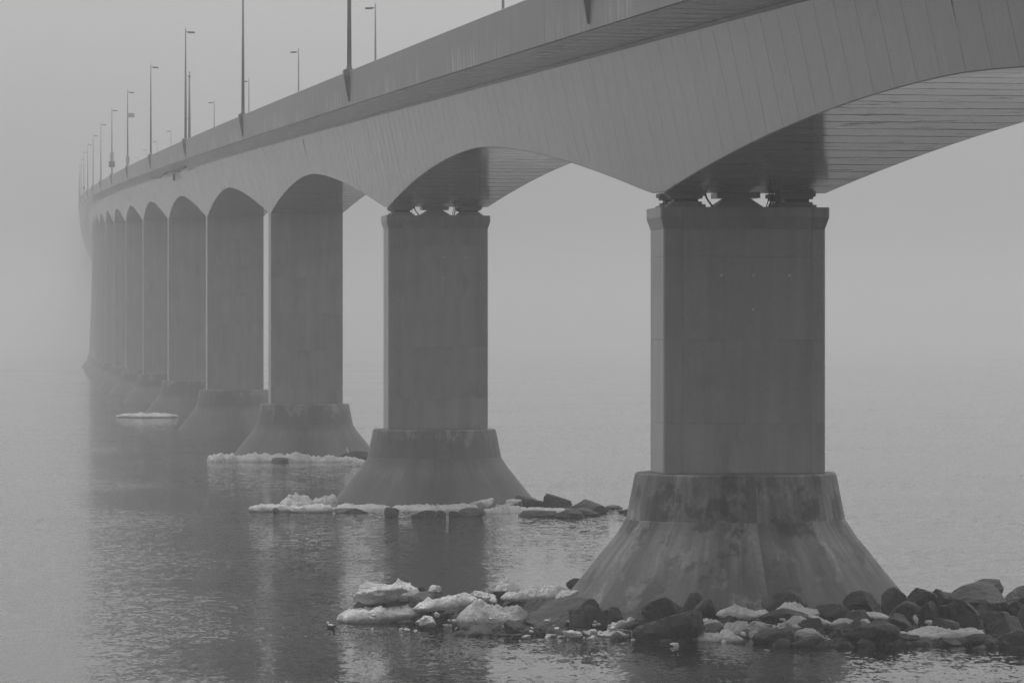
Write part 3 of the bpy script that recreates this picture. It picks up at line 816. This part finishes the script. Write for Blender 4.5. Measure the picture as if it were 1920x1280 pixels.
def scatter(name, mat, kind, spots, label):
    mb = MB()
    for k, (x, y, z, r) in enumerate(spots):
        rnd = random.Random(k + 5); pts, fs = lump(4000 + k % 23, 2 * r, 2 * r * rnd.uniform(.7, 1.1), 2 * r * rnd.uniform(.45, .9), kind, 2)
        a = rnd.uniform(0, 6.28); ca, sa = math.cos(a), math.sin(a)
        mb.add([(x + p.x * ca - p.y * sa, y + p.x * sa + p.y * ca, z + p.z) for p in pts], fs)
    o = mb.build(name, mat, None, True); o['kind'] = 'stuff'; return o
rnd = random.Random(11); sp1 = []
for _ in range(420):
    a, b, c, r = rnd.choice(near)
    x = a + rnd.uniform(-1, 1) * (r + .7); y = b + rnd.uniform(-1, 1) * (r + .6); rr = rnd.uniform(.1, .42)
    z = min(max(-.02, c * rnd.uniform(.0, .75)), .9)
    sp1.append((x, y, z, rr))
scatter('rubble', ROCK, 'rock', sp1, '')
sp2 = []
for _ in range(150):
    px = rnd.choice((rnd.uniform(690, 1060), rnd.uniform(1020, 1190), rnd.uniform(1300, 1560), rnd.uniform(1560, 1860)))
    d = rnd.uniform(126.5, 130) if px > 960 else rnd.uniform(130.5, 135)
    sp2.append(((px - 960) / F * d, d, rnd.uniform(-.02, .55) ** 1.0 if rnd.random() < .5 else .0, rnd.uniform(.03, .12)))
for _ in range(40):
    d = rnd.uniform(226, 231); px = rnd.uniform(510, 960); sp2.append(((px - 960) / F * d, d, .05, rnd.uniform(.05, .16)))
scatter('brash_ice', SNOW, 'ice', sp2, '')

# ------------------------------------------------------------------ birds
def body_loft(pts, mat, parent, name):
    mb = MB(); rings = []
    for (y, z, rx, rz) in pts:
        rings.append([(rx * math.cos(a), y, z + rz * math.sin(a)) for a in [2 * math.pi * k / 10 for k in range(10)]])
    mb.loft(rings); return mb.build(name, mat, parent, True)
gx, gy, gz = at(651, 850.5, d3 + 2.4)
t = thing('gull', 'white gull standing upright on the right end of the third pier floe', 'bird', (gx, gy, gz), R(70))
mb = MB(); rings = []
for (y, z, rx, ry) in [(-.13, .06, .012, .012), (-.09, .13, .045, .05), (-.03, .22, .075, .085), (.0, .3, .075, .085), (.02, .37, .05, .055), (.03, .42, .045, .05), (.035, .47, .048, .055), (.04, .51, .03, .035), (.04, .525, .008, .008)]:
    rings.append([(rx * math.cos(a), y + ry * math.sin(a), z) for a in [2 * math.pi * k / 10 for k in range(10)]])
mb.loft(rings); mb.build('body', WHITE, t, True)
for sx in (-1, 1):
    mb = MB(); mb.tube([(sx * .03, -.02, .18), (sx * .03, -.01, -.06)], .009, 5); mb.build('leg', BEAK, t)
    mb = MB(); mb.loft([[(sx * .07, .04, .34), (sx * .085, -.03, .24), (sx * .04, -.17, .04), (sx * .07, -.09, .24)], [(sx * .078, .04, .34), (sx * .093, -.03, .24), (sx * .048, -.17, .04), (sx * .078, -.09, .24)]]); mb.build('wing', SIGNM, t)
mb = MB(); mb.tube([(0, .08, .475), (0, .15, .46)], [.014, .004], 6); mb.build('beak', BEAK, t)
dx, dy, dz = at(620.5, 1177, CH * F / (1177 - 635.0))
t = thing('sea_duck', 'small black and white sea duck swimming off the left tip of the rubble', 'bird', (dx, dy, 0), R(60))
body_loft([(-.2, .1, .01, .01), (-.14, .06, .06, .05), (0, .04, .1, .075), (.1, .05, .08, .06), (.15, .06, .02, .02)], BLACKF, t, 'body')
body_loft([(-.15, .09, .02, .01), (-.06, .095, .07, .035), (.05, .1, .065, .04), (.11, .1, .02, .015)], WHITE, t, 'back')
body_loft([(.08, .12, .02, .04), (.1, .17, .04, .045), (.15, .18, .04, .04), (.19, .17, .015, .015)], WHITE, t, 'head')
mb = MB(); mb.tube([(0, .18, .17), (0, .24, .155)], [.018, .006], 6); mb.build('beak', BLACKF, t)

# ------------------------------------------------------------------ sea and haze
mesh('sea', [(-5500, -600, 0), (5500, -600, 0), (5500, 9000, 0), (-5500, 9000, 0)], [(0, 1, 2, 3)], WATER)['kind'] = 'structure'
m = bpy.data.materials.new('haze'); m.use_nodes = True; t = m.node_tree
t.nodes.remove(t.nodes['Principled BSDF']); pv = t.nodes.new('ShaderNodeVolumePrincipled')
pv.inputs['Color'].default_value = (1, 1, 1, 1); pv.inputs['Density'].default_value = HAZE; pv.inputs['Anisotropy'].default_value = .3
t.links.new(pv.outputs[0], t.nodes['Material Output'].inputs['Volume'])
mb = MB(); mb.box(-5600, 5600, -700, 9100, -5, 75); hz = mb.build('haze', m); hz['kind'] = 'stuff'
